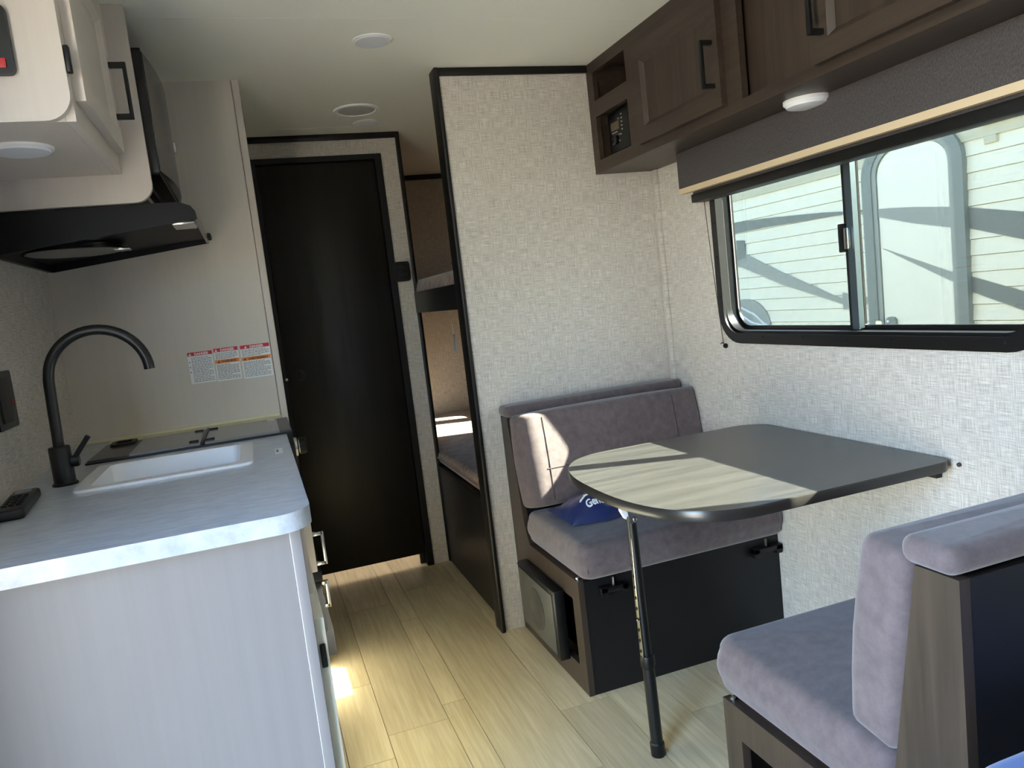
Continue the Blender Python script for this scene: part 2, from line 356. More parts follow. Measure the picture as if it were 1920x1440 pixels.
# bathroom skylight frame and dome
sk = S(MB().plate([rect(.35, 1.15, 3.42, 4.22), rect(.39, 1.11, 3.46, 4.18)], H-.012, H, 'xy').build('window_3', M['white']))
MB().box(.37, 1.13, 3.44, 4.2, H+.03, H+.035).build('pane', M['bathglass'], sk)

# dinette window
win = S(MB().plate([rrect(WY0-.045, WY1+.030, WZ0-.040, WZ1+.035, .105, 8), rrect(WY0, WY1, WZ0-.008, WZ1, .07, 8)], W-.012, W, 'yz').build('window_1', M['frame']))
MB().plate([rrect(WY0-.010, WY1+.010, WZ0-.010, WZ1+.010, .08, 8), rrect(WY0, WY1, WZ0, WZ1, .07, 8)], W, W+.056, 'yz').build('frame_sleeve', M['frame'], win)
# fixed pane (near), sliding sash (far) with its own frame
fix = MB().plate([rrect(WY0, 1.56, WZ0, WZ1, [.07, .002, .002, .07]), rrect(WY0+.012, 1.543, WZ0+.012, WZ1-.012, [.06, .002, .002, .06])], W+.048, W+.055, 'yz').build('fixed_sash', M['frame'], win)
MB().box(W+.050, W+.053, WY0+.006, 1.548, WZ0+.006, WZ1-.006).build('pane', M['glass'], fix)
sl_ = MB().plate([rrect(1.545, WY1, WZ0, WZ1, [.002, .07, .07, .002]), rrect(1.588, WY1-.008, WZ0+.012, WZ1-.012, [.002, .06, .06, .002])], W+.040, W+.047, 'yz').build('sliding_sash', M['frame'], win)
MB().box(W+.042, W+.045, 1.575, WY1-.01, WZ0+.008, WZ1-.008).build('pane', M['glass'], sl_)
MB().plate([rrect(1.536, 1.560, WZ0+.002, WZ1-.002, .005, 3)], W+.022, W+.0395, 'yz').build('grip_rail', mat('slate_rail', (70, 82, 88), .3, .3), sl_)
lt = MB().box(W+.012, W+.0395, 1.5605, 1.583, 1.215, 1.29, .003).build('window_latch', M['blackmetal'], win)
MB().box(W+.010, W+.0218, 1.548, 1.560, 1.222, 1.278, .002).build('latch_plate', M['chrome'], lt)
for (y, z) in ((2.104, 1.36), (2.104, 1.25), (2.104, 1.12), (1.9, .988), (1.72, .988), (1.55, .984), (1.40, .988), (1.25, .988), (1.1, .988)):
    MB().lathe([(.004, 0), (.004, -.0015), (.002, -.002)], (W-.012, y, z), 'x', 8).build('screw', M['blackmetal'], win)
# bunk window, with its mullion
bw = S(MB().plate([rrect(3.37, 4.17, .77, 1.19, .07), rrect(3.42, 4.12, .82, 1.14, .05)], W-.012, W+.04, 'yz').build('window_2', M['frame']))
MB().box(W+.005, W+.035, 3.835, 3.985, .82, 1.14).build('mullion', M['frame'], bw)
MB().box(W+.018, W+.021, 3.415, 4.125, .815, 1.145).build('pane', M['glass'], bw)
uw = S(MB().plate([rrect(3.37, 4.17, 1.41, 1.79, .07), rrect(3.42, 4.12, 1.46, 1.74, .05)], W-.012, W+.04, 'yz').build('window_5', M['frame']))
MB().box(W+.018, W+.021, 3.415, 4.125, 1.455, 1.745).build('pane', M['darkglass'], uw)

# ------------------------------------------------------------------ outside
gr = S(MB().plate([rect(-30, 40, -30, 40)], -.72, -.70, 'xy').build('ground', M['ground'], smooth=False))
def neighbour():
    X = 4.7
    t = thing('travel_trailer', (X+1.1, 4.2, -.70), 'white travel trailer with horizontal siding and grey swoosh decals seen through the window', 'trailer')
    # body core and roof
    MB().box(X+.03, X+2.3, -1.5, 9.5, -.25, 1.93).build('body', M['nbwhite'], t, smooth=False)
    MB().box(X-.0, X+2.35, -1.55, 9.55, 1.90, 2.02, .03).build('roof_edge', M['nbbeige'], t)
    MB().box(X-.004, X+.03, -1.5, 9.5, 1.80, 1.90).build('upper_band', M['nbbeige'], t)
    MB().tube([(X-.03, -1.5, 1.985), (X-.03, 9.5, 1.985)], .03, 10).build('awning_tube', M['nbstripe'], t)
    # horizontal siding boards, each a shallow ridge
    z = -.25; i = 0
    sid = None
    while z < 1.80:
        z1 = min(z+.098, 1.80)
        MB().add([(X+.03, -1.5, z), (X+.004, -1.5, z+.004), (X+.012, -1.5, z1), (X+.03, -1.5, z1), (X+.03, 9.5, z), (X+.004, 9.5, z+.004), (X+.012, 9.5, z1), (X+.03, 9.5, z1)],
                 [(0, 1, 2, 3), (4, 7, 6, 5), (0, 4, 5, 1), (1, 5, 6, 2), (2, 6, 7, 3), (3, 7, 4, 0)]).build('siding_board', M['nbwhite'], t, smooth=False)
        z = z1
    # entry door: rounded grey frame, white leaf, handle
    d = MB().plate([rrect(3.54, 4.10, -.12, 1.862, [.05, .05, .16, .16], 8)], X-.012, X+.02, 'yz').build('entry_door', M['nbdoor'], t)
    MB().plate([rrect(3.43, 4.225, -.2, 1.945, [.1, .1, .24, .24], 10), rrect(3.50, 4.14, -.16, 1.90, [.07, .07, .19, .19], 10)], X-.03, X+.02, 'yz').build('door_frame', M['nbgrey'], d)
    MB().plate([rrect(3.495, 4.145, -.16, 1.905, [.07, .07, .19, .19], 10), rrect(3.535, 4.105, -.12, 1.868, [.05, .05, .16, .16], 10)], X-.022, X+.02, 'yz').build('frame_seal', M['nbstripe'], d)
    h = MB().plate([rrect(3.99, 4.075, .56, .765, .03, 5)], X-.03, X-.008, 'yz').build('door_handle', M['nbgrey'], d)
    for (y, zz) in ((4.055, .735), (4.005, .62)): MB().lathe([(.01, 0), (.01, -.006)], (X-.03, y, zz), 'x', 12).build('handle_screw', M['white'], h)
    MB().plate([rrect(4.105, 4.16, .52, .74, .012, 3)], X-.038, X-.02, 'yz').build('strike_plate', M['chrome'], d)
    # decals
    def decal(name, pts, m, x): MB().plate([pts], x-.002, x, 'yz').build(name, m, t, smooth=False)
    def swoosh(name, ya, yb, top, bot, m, x, n=14):
        a = [(ya+(yb-ya)*i/n, top(i/n)) for i in range(n+1)]; b = [(ya+(yb-ya)*i/n, bot(i/n)) for i in range(n, -1, -1)]
        decal(name, a+b, m, x)
    L = lambda *p: (lambda s: next(p[i][1]+(p[i+1][1]-p[i][1])*(s-p[i][0])/(p[i+1][0]-p[i][0]) for i in range(len(p)-1) if s <= p[i+1][0]+1e-9))
    swoosh('decal', 5.9, 4.24, L((0, 1.62), (.35, 1.60), (.75, 1.555), (1, 1.51)), L((0, 1.52), (.35, 1.525), (.75, 1.515), (1, 1.505)), M['nbdark'], X+.002)
    swoosh('decal', 4.30, 3.5, L((0, 1.502), (.3, 1.50), (.6, 1.475), (1, 1.43)), L((0, 1.50), (.3, 1.435), (.6, 1.37), (1, 1.30)), M['nbstripe'], X-.0125)
    swoosh('decal', 3.46, 2.6, L((0, 1.42), (.5, 1.33), (1, 1.2)), L((0, 1.30), (.5, 1.17), (1, 1.02)), M['nbdark'], X+.002)
    swoosh('decal', 5.9, 4.5, L((0, 1.43), (.15, 1.36), (.5, 1.16), (1, .90)), L((0, 1.26), (.15, 1.22), (.5, 1.05), (1, .86)), M['nbstripe'], X+.002)
    swoosh('decal', 4.08, 3.5, L((0, 1.235), (1, 1.02)), L((0, 1.23), (1, .955)), M['nbstripe'], X-.0125)
    swoosh('decal', 3.46, 2.6, L((0, 1.01), (1, .74)), L((0, .92), (1, .60)), M['nbdark'], X+.002)
    swoosh('decal', 4.50, 4.24, L((0, .95), (1, .90)), L((0, .82), (1, .86)), M['nbstripe'], X+.002, 4)
    decal('decal', [(5.62, 1.30), (5.74, 1.28), (5.74, 1.46), (5.62, 1.45)], M['nbdark'], X+.001)
    # oval badge
    oval = [(5.68+.33*math.cos(a*math.pi/20), .70+.24*math.sin(a*math.pi/20)) for a in range(40)]
    bd = MB().plate([oval], X-.004, X+.01, 'yz').build('oval_badge', M['nbstripe'], t)
    m = MB()
    for pts in ([(5.9, .82), (5.72, .86), (5.55, .80), (5.43, .72), (5.38, .71)], [(5.74, .80), (5.62, .74), (5.55, .72), (5.48, .71), (5.40, .70)], [(5.76, .78), (5.70, .70), (5.68, .60), (5.75, .55)], [(5.56, .72), (5.62, .66), (5.60, .60), (5.56, .58)]):
        m.tube([(X-.005, a, b) for a, b in pts], .011, 6)
    m.build('emblem_strokes', M['white'], bd)
    MB().box(X-.04, X+.03, 2.95, 3.32, 1.86, 1.985, .01).build('white_block', M['white'], t)  # plain white block at the roof edge
    MB().box(X-.012, X+.02, 3.22, 3.30, 1.755, 1.80, .004).build('marker_light', M['nbbeige'], t)
    for y in (1.0, 6.4): MB().lathe([(.30, 0), (.33, .03), (.33, .17), (.30, .2)], (X+.06, y, -.37), 'x', 28).build('wheel', M['black'], t)
    return t
neighbour()
# ------------------------------------------------------------------ overhead cabinet (dark) over the dinette
XC, ZC = 1.805, 1.60
oc = thing('overhead_cabinet', ((XC+W)/2, 1.35, ZC), 'dark brown wooden overhead cabinet above the dinette window with open cubbies', 'cabinet')
Y0c = .35
frame = MB()
frame.plate([rect(Y0c, YP-.001, ZC, H-.001), rect(2.193, 2.432, 1.845, 1.941), rect(2.20, 2.434, 1.642, 1.791), rect(1.69, 2.09, 1.655, 1.89), rect(1.345, 1.605, 1.628, 1.9), rect(.96, 1.28, 1.655, 1.89), rect(.42, .85, 1.655, 1.89)], XC, XC+.018, 'yz')
frame.build('face_frame', M['darkwood_y'], oc, smooth=False)
b = MB()
b.box(XC+.018, W-.001, Y0c, YP-.001, ZC, ZC+.012); b.box(XC+.018, W-.001, Y0c, YP-.001, H-.013, H-.001)
b.box(W-.012, W-.001, Y0c, YP-.001, ZC+.012, H-.013); b.box(XC+.018, W-.012, Y0c, Y0c+.012, ZC+.012, H-.013)
for y in (2.445, 2.165, 1.625, 1.31): b.box(XC+.018, W-.012, y, y+.012, ZC+.012, H-.013)
b.box(XC+.018, W-.012, 2.177, 2.445, 1.805, 1.817)
b.build('carcass', M['darkwood_y'], oc, smooth=False)
MB().box(XC+.034, XC+.042, 1.325, 1.625, 1.613, 1.966).build('niche_panel', M['darkwood'], oc, smooth=False)
def cab_door(y0, y1, z0, z1, x, hy, parent, wood, wood2, nx=-1, hz=(1.68, 1.80)):
    """shaker door facing -x (nx=-1) or +x; hy: handle y"""
    t = .018*nx
    d = MB().plate([rect(y0, y1, z0, z1), rect(y0+.045, y1-.045, z0+.045, z1-.045)], x, x+t, 'yz').build('door', wood, parent, smooth=False)
    m = MB()   # bevelled inner moulding
    a, bq = .045, .058
    o = rect(y0+a, y1-a, z0+a, z1-a); i = rect(y0+bq, y1-bq, z0+bq, z1-bq)
    m.add([(x+t, p[0], p[1]) for p in o]+[(x+t*.35, p[0], p[1]) for p in i]+[(x, p[0], p[1]) for p in o], [(k, (k+1) % 4, (k+1) % 4+4, k+4) for k in range(4)]+[(k, (k+1) % 4, (k+1) % 4+8, k+8) for k in range(4)])
    m.build('moulding', wood2, d, smooth=False)
    MB().box(min(x, x+t*.35), max(x, x+t*.35), y0+a, y1-a, z0+a, z1-a).build('door_panel', wood2, d, smooth=False)
    h = MB(); xo = x+t+.028*nx; wdt = .006
    h.box(min(xo, xo+.008*nx), max(xo, xo+.008*nx), hy-wdt, hy+wdt, hz[0], hz[1], .001)
    for z in (hz[0], hz[1]-.012): h.box(min(x+t, xo+.004*nx), max(x+t, xo+.004*nx), hy-wdt, hy+wdt, z, z+.012, .001)
    h.build('handle', M['blackmetal'], d)
    return d
cab_door(1.668, 2.12, 1.627, 1.918, XC, 1.695, oc, M['darkwood_y'], M['darkwood'], hz=(1.678, 1.80))
cab_door(.94, 1.325, 1.622, 1.918, XC, 1.295, oc, M['darkwood_y'], M['darkwood'], hz=(1.675, 1.80))
cab_door(.40, .90, 1.622, 1.918, XC, .43, oc, M['darkwood_y'], M['darkwood'], hz=(1.675, 1.80))
# car-style radio in the lower cubby
ra = thing('radio', (XC+.05, 2.33, 1.655), 'black radio with small display and keypad in lower cabinet cubby', 'radio')
MB().box(XC+.032, XC+.17, 2.262, 2.412, 1.6545, 1.79, .004).build('body', M['blackmetal'], ra)
MB().box(XC+.030, XC+.034, 2.33, 2.388, 1.727, 1.754).build('display', M['display'], ra, smooth=False)
MB().box(XC+.0305, XC+.034, 2.345, 2.384, 1.718, 1.7215).build('badge', M['button'], ra, smooth=False)
MB().lathe([(.016, 0), (.015, -.01), (.012, -.012)], (XC+.032, 2.352, 1.693), 'x', 20).build('dial', M['blackgloss'], ra)
for k in range(5): MB().box(XC+.030, XC+.034, 2.305, 2.313, 1.718+k*.0125, 1.722+k*.0125).build('key', M['button'], ra, smooth=False)
for (y, z) in ((2.328, 1.758), (2.38, 1.70), (2.38, 1.683), (2.33, 1.706), (2.318, 1.704), (2.33, 1.685)): MB().box(XC+.030, XC+.034, y, y+.006, z, z+.004).build('key', M['button'], ra, smooth=False)

def puck(name, c, r, label, group=None, h=.014):
    t = thing(name, (c[0], c[1], c[2]-h), label, 'light', group)
    MB().lathe([(r, 0), (r*1.0, -h*.35), (r*.93, -h*.55)], c, 'z', 40).build('housing', M['white'], t)
    MB().lathe([(r*.92, -h*.4), (r*.86, -h*.8), (r*.6, -h*.97), (r*.2, -h)], c, 'z', 40).build('diffuser', M['diffuser'], t)
    return t
puck('puck_light', (1.93, 1.52, ZC), .057, 'round white puck light under the dark overhead cabinet', None, .022)
puck('ceiling_light', (1.003, 2.212, H), .058, 'round white light on open ceiling before the partition', None, .008)
puck('ceiling_light', (1.126, 3.177, H), .058, 'small round ceiling light beside round grille before bathroom wall', None, .008)
cs = thing('ceiling_speaker', (1.055, 2.968, H-.01), 'round pale grey speaker grille in ceiling near bathroom wall', 'speaker')
MB().lathe([(.088, 0), (.086, -.006), (.074, -.007), (.073, -.004)], (1.055, 2.968, H), 'z', 40).build('ring', M['white'], cs)
MB().lathe([(.073, -.003), (.06, -.0065), (.03, -.008), (.005, -.0082)], (1.055, 2.968, H), 'z', 40).build('grille', mat('speaker_cloth_grey', (188, 190, 186), .7), cs)

# valance and shade at the dinette window
va = thing('window_valance', (1.99, 1.35, 1.474), 'dark woven window valance with beige lower edge above dinette window', 'valance')
MB().box(1.949, 1.967, .45, 2.168, 1.486, ZC-.0005).build('front_board', M['fabricdark'], va, smooth=False)
MB().box(1.948, 1.968, .45, 2.169, 1.468, 1.4855).build('lower_edge', M['beige'], va, smooth=False)
MB().box(1.967, W-.0005, 2.15, 2.167, 1.474, ZC-.0005).build('end_board', M['fabricdark'], va, smooth=False)
sh = thing('roller_shade', (2.0, 1.4, 1.43), 'black raised window shade with thin pull cord under the valance', 'shade')
MB().box(1.972, W-.014, .55, 2.138, 1.435, 1.462, .003).build('bottom_rail', M['black'], sh)
MB().box(1.976, W-.018, .55, 2.13, 1.462, 1.56).build('fabric_stack', M['fabricdark'], sh, smooth=False)
MB().tube([(2.004, 2.113, 1.437), (2.016, 2.112, 1.2), (2.031, 2.111, .962)], .0012, 6).build('pull_cord', M['cord'], sh)
kn = MB().lathe([(.0075, 0), (.0085, -.006), (.006, -.011)], (W, 2.108, .955), 'x', 14); kn.tube([(W-.008, 2.113, .963), (W-.009, 2.122, .966), (W-.009, 2.128, .961)], .0018, 6)
kn.build('cord_anchor', M['black'], sh)

# ------------------------------------------------------------------ dinette
YM = 1.552
def bench(s, label, labels):
    """s=+1 far bench against the partition, -1 its mirror"""
    fy = lambda y: YM+s*(y-YM)
    yb_, yp_ = 1.914, YP-.001
    t = thing('dinette_bench', (1.69, fy(2.2), 0), label, 'bench', 'dinette benches')
    side = [(yb_, 0), (yb_, .355), (2.315, .355), (2.335, .385), (2.352, .43), (2.412, .785), (yp_, .785), (yp_, 0)]
    hole = [(1.968, .078), (2.372, .078), (2.372, .288), (1.968, .288)]
    MB().plate([[(fy(y), z) for y, z in side], [(fy(y), z) for y, z in hole]], 1.339, 1.357, 'yz').build('side_panel', M['darkwood'], t, smooth=False)
    MB().box(1.3575, W-.001, min(fy(yb_+.001), fy(yb_+.014)), max(fy(yb_+.001), fy(yb_+.014)), 0, .352).build('front_panel', M['blackboard'], t, smooth=False)
    MB().box(1.44, 1.446, min(fy(1.94), fy(2.45)), max(fy(1.94), fy(2.45)), .0, .34).build('inner_panel', M['darkwood'], t, smooth=False)
    MB().box(1.3575, W-.001, min(fy(1.93), fy(2.34)), max(fy(1.93), fy(2.34)), .342, .354).build('seat_board', mat('reddish_ply_%d' % s, (92, 62, 50), .6), t, smooth=False)
    bp = [(2.352, .36), (2.412, .784), (yp_, .784), (yp_, 0), (2.46, 0), (2.46, .36)]
    MB().plate([[(fy(y), z) for y, z in bp]], 1.3575, W-.001, 'yz').build('back_board', M['blackboard'], t, smooth=False)
    a, b = sorted((fy(2.392), fy(2.4802)))
    MB().soft(1.329, W-.012, a, b, .786, .826, .017, (.02,)*4, .004).build('top_pad', M['uph'], t, ang=60)
    for (xa, xb) in ((1.40, 1.49), (1.93, 2.035)):
        a, b = sorted((fy(1.912), fy(1.888)))
        br = MB().box(xa, xb, a, b, .312, .328, .002)
        br.box(xa, xa+.022, a, b, .300, .328, .002); br.box(xb-.022, xb, a, b, .300, .328, .002)
        k = br.build('bed_bracket', M['blackmetal'], t)
        MB().tube([((xa+xb)/2, fy(1.90), .328), ((xa+xb)/2, fy(1.90), .352)], .0035, 8).build('bolt', M['chrome'], k)
    MB().lathe([(.006, 0), (.006, .006), (.003, .008)], (1.349, fy(1.935), .355), 'z', 10).build('screw', M['chrome'], t)
    # loose cushions
    a, b = sorted((fy(1.878), fy(2.335)))
    rad = (.045, .02, .02, .03) if s > 0 else (.03, .02, .02, .045)
    sc = tag(MB().soft(1.343, W-.004, a, b, .3595, .471, .026, rad, .016, side=.008).build('seat_cushion', M['uph'], ang=60), labels[0], 'cushion', 'bench seat cushions')
    sm = MB(); yy = fy(1.8785)
    sm.tube([(1.362, fy(1.8815), .385), (1.362, fy(1.881), .43)], .0016, 6); sm.build('seam', M['seam'], sc)
    a, b = sorted((fy(2.262), fy(2.354)))
    big, sml = .07, .025
    rad = (big, .03, sml, sml) if s > 0 else (.018, .02, .03, .022)
    Mx = Matrix.Translation((0, fy(2.35), .4765)) @ Matrix.Rotation(math.radians(-8.6*s), 4, 'X') @ Matrix.Translation((0, -fy(2.35), -.4765))
    bc = tag(MB().soft(1.338, W-.006, a, b, .4765, .797, .02, rad, .006, side=.006, M=Mx).build('back_cushion', M['uph'], ang=60), labels[1], 'cushion', 'bench back cushions')
    pr = (lambda x, y, z: (Mx @ Vector((x, y, z)))[:])
    fr = fy(2.2598)
    zz = [.4965+(.777-.4965)*k/8 for k in range(9)]
    bul = lambda z: fy(2.2618-.006*math.sin(math.pi*min(max((z-.4965)/.2805, 0), 1)))
    MB().tube([pr(1.43, bul(z), z) for z in zz], .0019, 6).build('vertical_seam', M['seam'], bc)
    MB().tube([pr(1.93, bul(z), z) for z in zz], .0016, 6).build('vertical_seam', M['seam'], bc)
    MB().tube([pr(x, bul(.602), .602) for x in (1.42, 1.6, 1.8, 2.01)], .0017, 6).build('horizontal_seam', M['seam'], bc)
    return t
bench(1, 'dark dinette bench standing against the linen partition with speaker on its side', ('taupe velvet seat cushion under the blue bag, on bench against the partition', 'taupe velvet back cushion leaning against the linen partition, partly sunlit'))
bench(-1, 'dark dinette bench with tall black back facing away from the partition', ('taupe velvet seat cushion on bench opposite the partition', 'taupe velvet back cushion on bench opposite the partition'))
sp = thing('speaker', (1.325, 2.2, .07), 'square black speaker on side of the bench against the partition', 'speaker')
MB().box(1.303, 1.3385, 2.034, 2.372, .067, .292, .005).build('housing', M['blackmetal'], sp)
g = MB().box(1.2995, 1.3035, 2.05, 2.356, .083, .277, .001).build('grille', M['speaker'], sp)
MB().lathe([(.07, 0), (.07, -.0012), (.06, -.0016), (.058, -.0006)], (1.2995, 2.20, .18), 'x', 36).build('cone_ring', mat('speaker_cone', (58, 58, 55), .5), g)
for (y, z) in ((2.042, .284), (2.364, .284)): MB().lathe([(.004, 0), (.004, -.002)], (1.303, y, z), 'x', 8).build('screw', M['chrome'], sp)

# table
ZT = .712
tb = thing('dinette_table', (1.66, 1.60, 0), 'dark laminate table with rounded end and single leg between two benches', 'table')
ya, yb2, xw, xl = 1.236, 1.970, 2.034, 1.284
cy, hh = (ya+yb2)/2, (yb2-ya)/2
def tab_outline(d=0.0):
    o = [(xw-.035-d*0, ya+d)]
    n = 30; ax = .235; out = []
    for i in range(n+1):
        a = math.pi/2+math.pi*i/n; c, s_ = math.cos(a), math.sin(a); p = 2/2.55
        out.append((xl+ax-(abs(c)**p)*(ax-d), cy+math.copysign(abs(s_)**p, s_)*(hh-d)))
    cr = []
    for i in range(7):
        a = -math.pi/2+math.pi/2*i/6; cr.append((xw-.04+(.04-d)*math.cos(a), ya+.04+(.04-d)*math.sin(a)))
    for i in range(7):
        a = math.pi/2*i/6; cr.append((xw-.09+(.09-d)*math.cos(a), yb2-.09+(.09-d)*math.sin(a)))
    return out+cr
top = MB().plate([tab_outline(.003)], ZT-.001, ZT, 'xy')
tt = MB().plate([tab_outline(.0012)], ZT-.024, ZT, 'xy').build('tabletop', M['table'], tb, smooth=False)
# edge banding following the outline
o1 = tab_outline(0.0); o2 = tab_outline(.0012); n = len(o1)
prof = [(1, ZT-.0005), (0, ZT-.003), (0, ZT-.021), (1, ZT-.0245)]
vs_ = []
for k, z in prof: vs_ += [((p if k == 0 else q)[0], (p if k == 0 else q)[1], z) for p, q in zip(o1, o2)]
MB().add(vs_, [(i*n+k, i*n+(k+1) % n, (i+1)*n+(k+1) % n, (i+1)*n+k) for i in range(3) for k in range(n)]).build('edge_band', mat('table_edge', (40, 37, 36), .28, spec=.6), tt)
# folding leg: slotted upper tube with steel face, lower tube, rubber foot
P0, P1 = Vector((1.374, 1.573, 0)), Vector((1.362, 1.573, .688))
at = lambda k: P0.lerp(P1, k)
lg = MB().tube([at(.36), at(.98)], .0125, 14).build('leg', M['blackmetal'], tb)
MB().tube([at(.03), at(.36)], .0155, 14).build('lower_tube', M['blackmetal'], lg)
MB().tube([at(.345), at(.355), at(.385), at(.395)], [.0165, .0185, .0185, .0165], 16).build('collar', M['black'], lg)
MB().tube([at(0), at(.004), at(.05), at(.055)], [.017, .0185, .0185, .016], 16).build('rubber_foot', M['black'], lg)
MB().box(-.014, -.0105, -.008, .008, .27, .675, .001, Matrix.Translation((1.368, 1.573, 0))).build('slotted_strip', M['chrome'], lg)
for k in range(11):
    z = .285+k*.028; MB().lathe([(.0042, 0), (.0042, -.0012)], (1.3535, 1.573, z), 'x', 8).build('hole', M['black'], lg)
MB().lathe([(.004, 0), (.004, -.006), (.002, -.008)], (1.355, 1.566, .37), 'x', 10).build('lock_button', M['chrome'], lg)
MB().lathe([(.006, 0), (.006, -.003), (.003, -.005)], (1.366, 1.5605, .628), 'y', 12).build('pivot_bolt', M['chrome'], lg)
br = MB().plate([[(1.335, .687), (1.40, .687), (1.40, .682), (1.378, .672), (1.372, .62), (1.352, .62), (1.345, .672), (1.335, .68)]], 1.558, 1.5605, 'xz'); br.plate([[(1.335, .687), (1.40, .687), (1.40, .682), (1.378, .672), (1.372, .62), (1.352, .62), (1.345, .672), (1.335, .68)]], 1.5855, 1.588, 'xz')
br.box(1.32, 1.42, 1.548, 1.598, .6855, .6878).build('hinge_bracket', M['chrome'], tb)
MB().plate([[(1.335, .672), (1.345, .672), (1.352, .64), (1.346, .63), (1.336, .65)]], 1.565, 1.582, 'xz').build('release_lever', M['white'], tb)
wb = MB().box(2.022, 2.0408, 1.28, 1.93, .66, .6875, .002).build('wall_rail', M['blackmetal'], tb)
MB().tube([(2.036, 1.232, .700), (2.0405, 1.232, .700)], .005, 10).build('rail_screw', M['cord'], wb)

# crumpled navy bag on the far bench
def bag():
    nx, ny = 40, 30
    x0, x1, y0, y1 = 1.385, 1.70, 2.02, 2.235
    def base(u, v):
        x = x0+(x1-x0)*u; y = y0+(y1-y0)*v
        # pinched corners, ragged outline
        x += .02*math.sin(7*v+1)*(1-2*abs(u-.5)); y += .02*math.sin(5*u)*(1-abs(2*v-1))+.06*(abs(u-.33)-.33)*(1-v)
        return x, y
    def hgt(u, v):
        sv = math.sin(math.pi*min(max(v, 0), 1)**.62)**.85; su = math.sin(math.pi*min(max(u, 0), 1)**.9)**.7
        return .004+.078*su*sv*(1+.12*math.sin(9*u+4*v)+.08*math.sin(13*v-6*u)+.06*math.sin(21*u+3))
    m = MB(); vs = []; fs = []
    zb = .487
    for j in range(ny+1):
        for i in range(nx+1):
            u, v = i/nx, j/ny; x, y = base(u, v); vs.append((x, y, zb+hgt(u, v)))
    for j in range(ny+1):
        for i in range(nx+1):
            u, v = i/nx, j/ny; x, y = base(u, v); vs.append((x, y, zb+.002))
    N = (nx+1)*(ny+1)
    for j in range(ny):
        for i in range(nx):
            a = j*(nx+1)+i; fs.append((a, a+1, a+nx+2, a+nx+1)); fs.append((a+N, a+N+nx+1, a+N+nx+2, a+N+1))
    edge = [i for i in range(nx+1)]+[(j+1)*(nx+1)-1 for j in range(1, ny+1)]+[N-1-i for i in range(1, nx+1)]+[(ny-j)*(nx+1) for j in range(1, ny)]
    fs += [(edge[k], edge[(k+1) % len(edge)], edge[(k+1) % len(edge)]+N, edge[k]+N) for k in range(len(edge))]
    o = tag(MB().add(vs, fs).build('nylon_bag', M['bluebag'], ang=80), 'crumpled navy blue nylon bag with white lettering lying on a bench cushion', 'bag')
    def onbag(a, b):
        u = .165+a; v = .07+b; x, y = base(u, v); return (x, y, zb+hgt(u, v)+.0022)
    MB().text('Gene', .075, lambda x, y: onbag(x, y*1.5+x*.12), bold=.0022).build('lettering', M['print'], o, smooth=False)
    sw = [(-.03, .125), (-.02, .11), (.01, .125), (.04, .14), (.10, .15), (.10, .175), (.06, .17), (.045, .19), (.03, .165), (-.01, .15)]
    f = MB(); f.add([onbag(a, b) for a, b in sw], [tuple(range(len(sw)))]); f.build('logo_swoosh', M['print'], o, smooth=False)
bag()
# ------------------------------------------------------------------ kitchen
ZK = .8905
kc = thing('kitchen_cabinet', (.3, 1.8, 0), 'pale laminate kitchen base cabinet with drawers beneath sink and cooktop', 'cabinet')
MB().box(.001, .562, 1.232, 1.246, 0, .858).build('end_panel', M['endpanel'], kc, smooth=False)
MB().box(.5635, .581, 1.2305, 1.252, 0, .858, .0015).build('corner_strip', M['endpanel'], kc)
MB().box(.5625, .5636, 1.231, 1.245, 0, .858).build('caulk_line', M['white'], kc, smooth=False)
MB().box(.001, .015, 1.247, YS-.001, 0, .858).build('back_panel', M['panel'], kc, smooth=False)
MB().box(.563, .581, 1.2525, YS-.001, .0, .858).build('face_frame', M['cream'], kc, smooth=False)
d = MB().box(.5815, .5985, 1.2535, 1.86, .06, .686, .0015).build('door', mat('sage_white_door', (224, 224, 212), .4), kc)
MB().box(.5845, .5945, 1.2475, 1.2535, .597, .64, .002).build('latch', M['black'], d)
MB().box(.5815, .590, 1.30, 2.15, .715, .835, .0015).build('drawer_front', M['cream'], kc)
d = MB().box(.5815, .597, 1.90, 2.19, .06, .686, .0015).build('door', M['cream'], kc)
dw = MB().box(.582, .634, 2.205, 2.53, .458, .612, .002).build('drawer', M['cream'], kc)
def upull(x, y, z0, z1, depth, par, m):
    h = MB(); b = .007
    h.box(x+depth-.009, x+depth, y-b, y+b, z0, z1, .001); h.box(x, x+depth-.004, y-b, y+b, z0, z0+.011, .001); h.box(x, x+depth-.004, y-b, y+b, z1-.011, z1, .001)
    h.build('pull', m, par)
upull(.634, 2.23, .470, .572, .033, dw, M['chrome'])
MB().box(.582, .645, 2.21, 2.53, .425, .455, .002).build('drawer_rail', M['blackboard'], kc)
dw = MB().box(.582, .640, 2.21, 2.53, .27, .424, .002).build('drawer', M['blackboard'], kc)
upull(.640, 2.235, .335, .418, .02, dw, M['chrome'])
MB().box(.582, .655, 2.215, 2.53, .19, .268, .002).build('drawer_rail', M['blackboard'], kc)
MB().box(.50, .562, 1.3, 2.53, 0, .1).build('toe_kick', M['black'], kc, smooth=False)

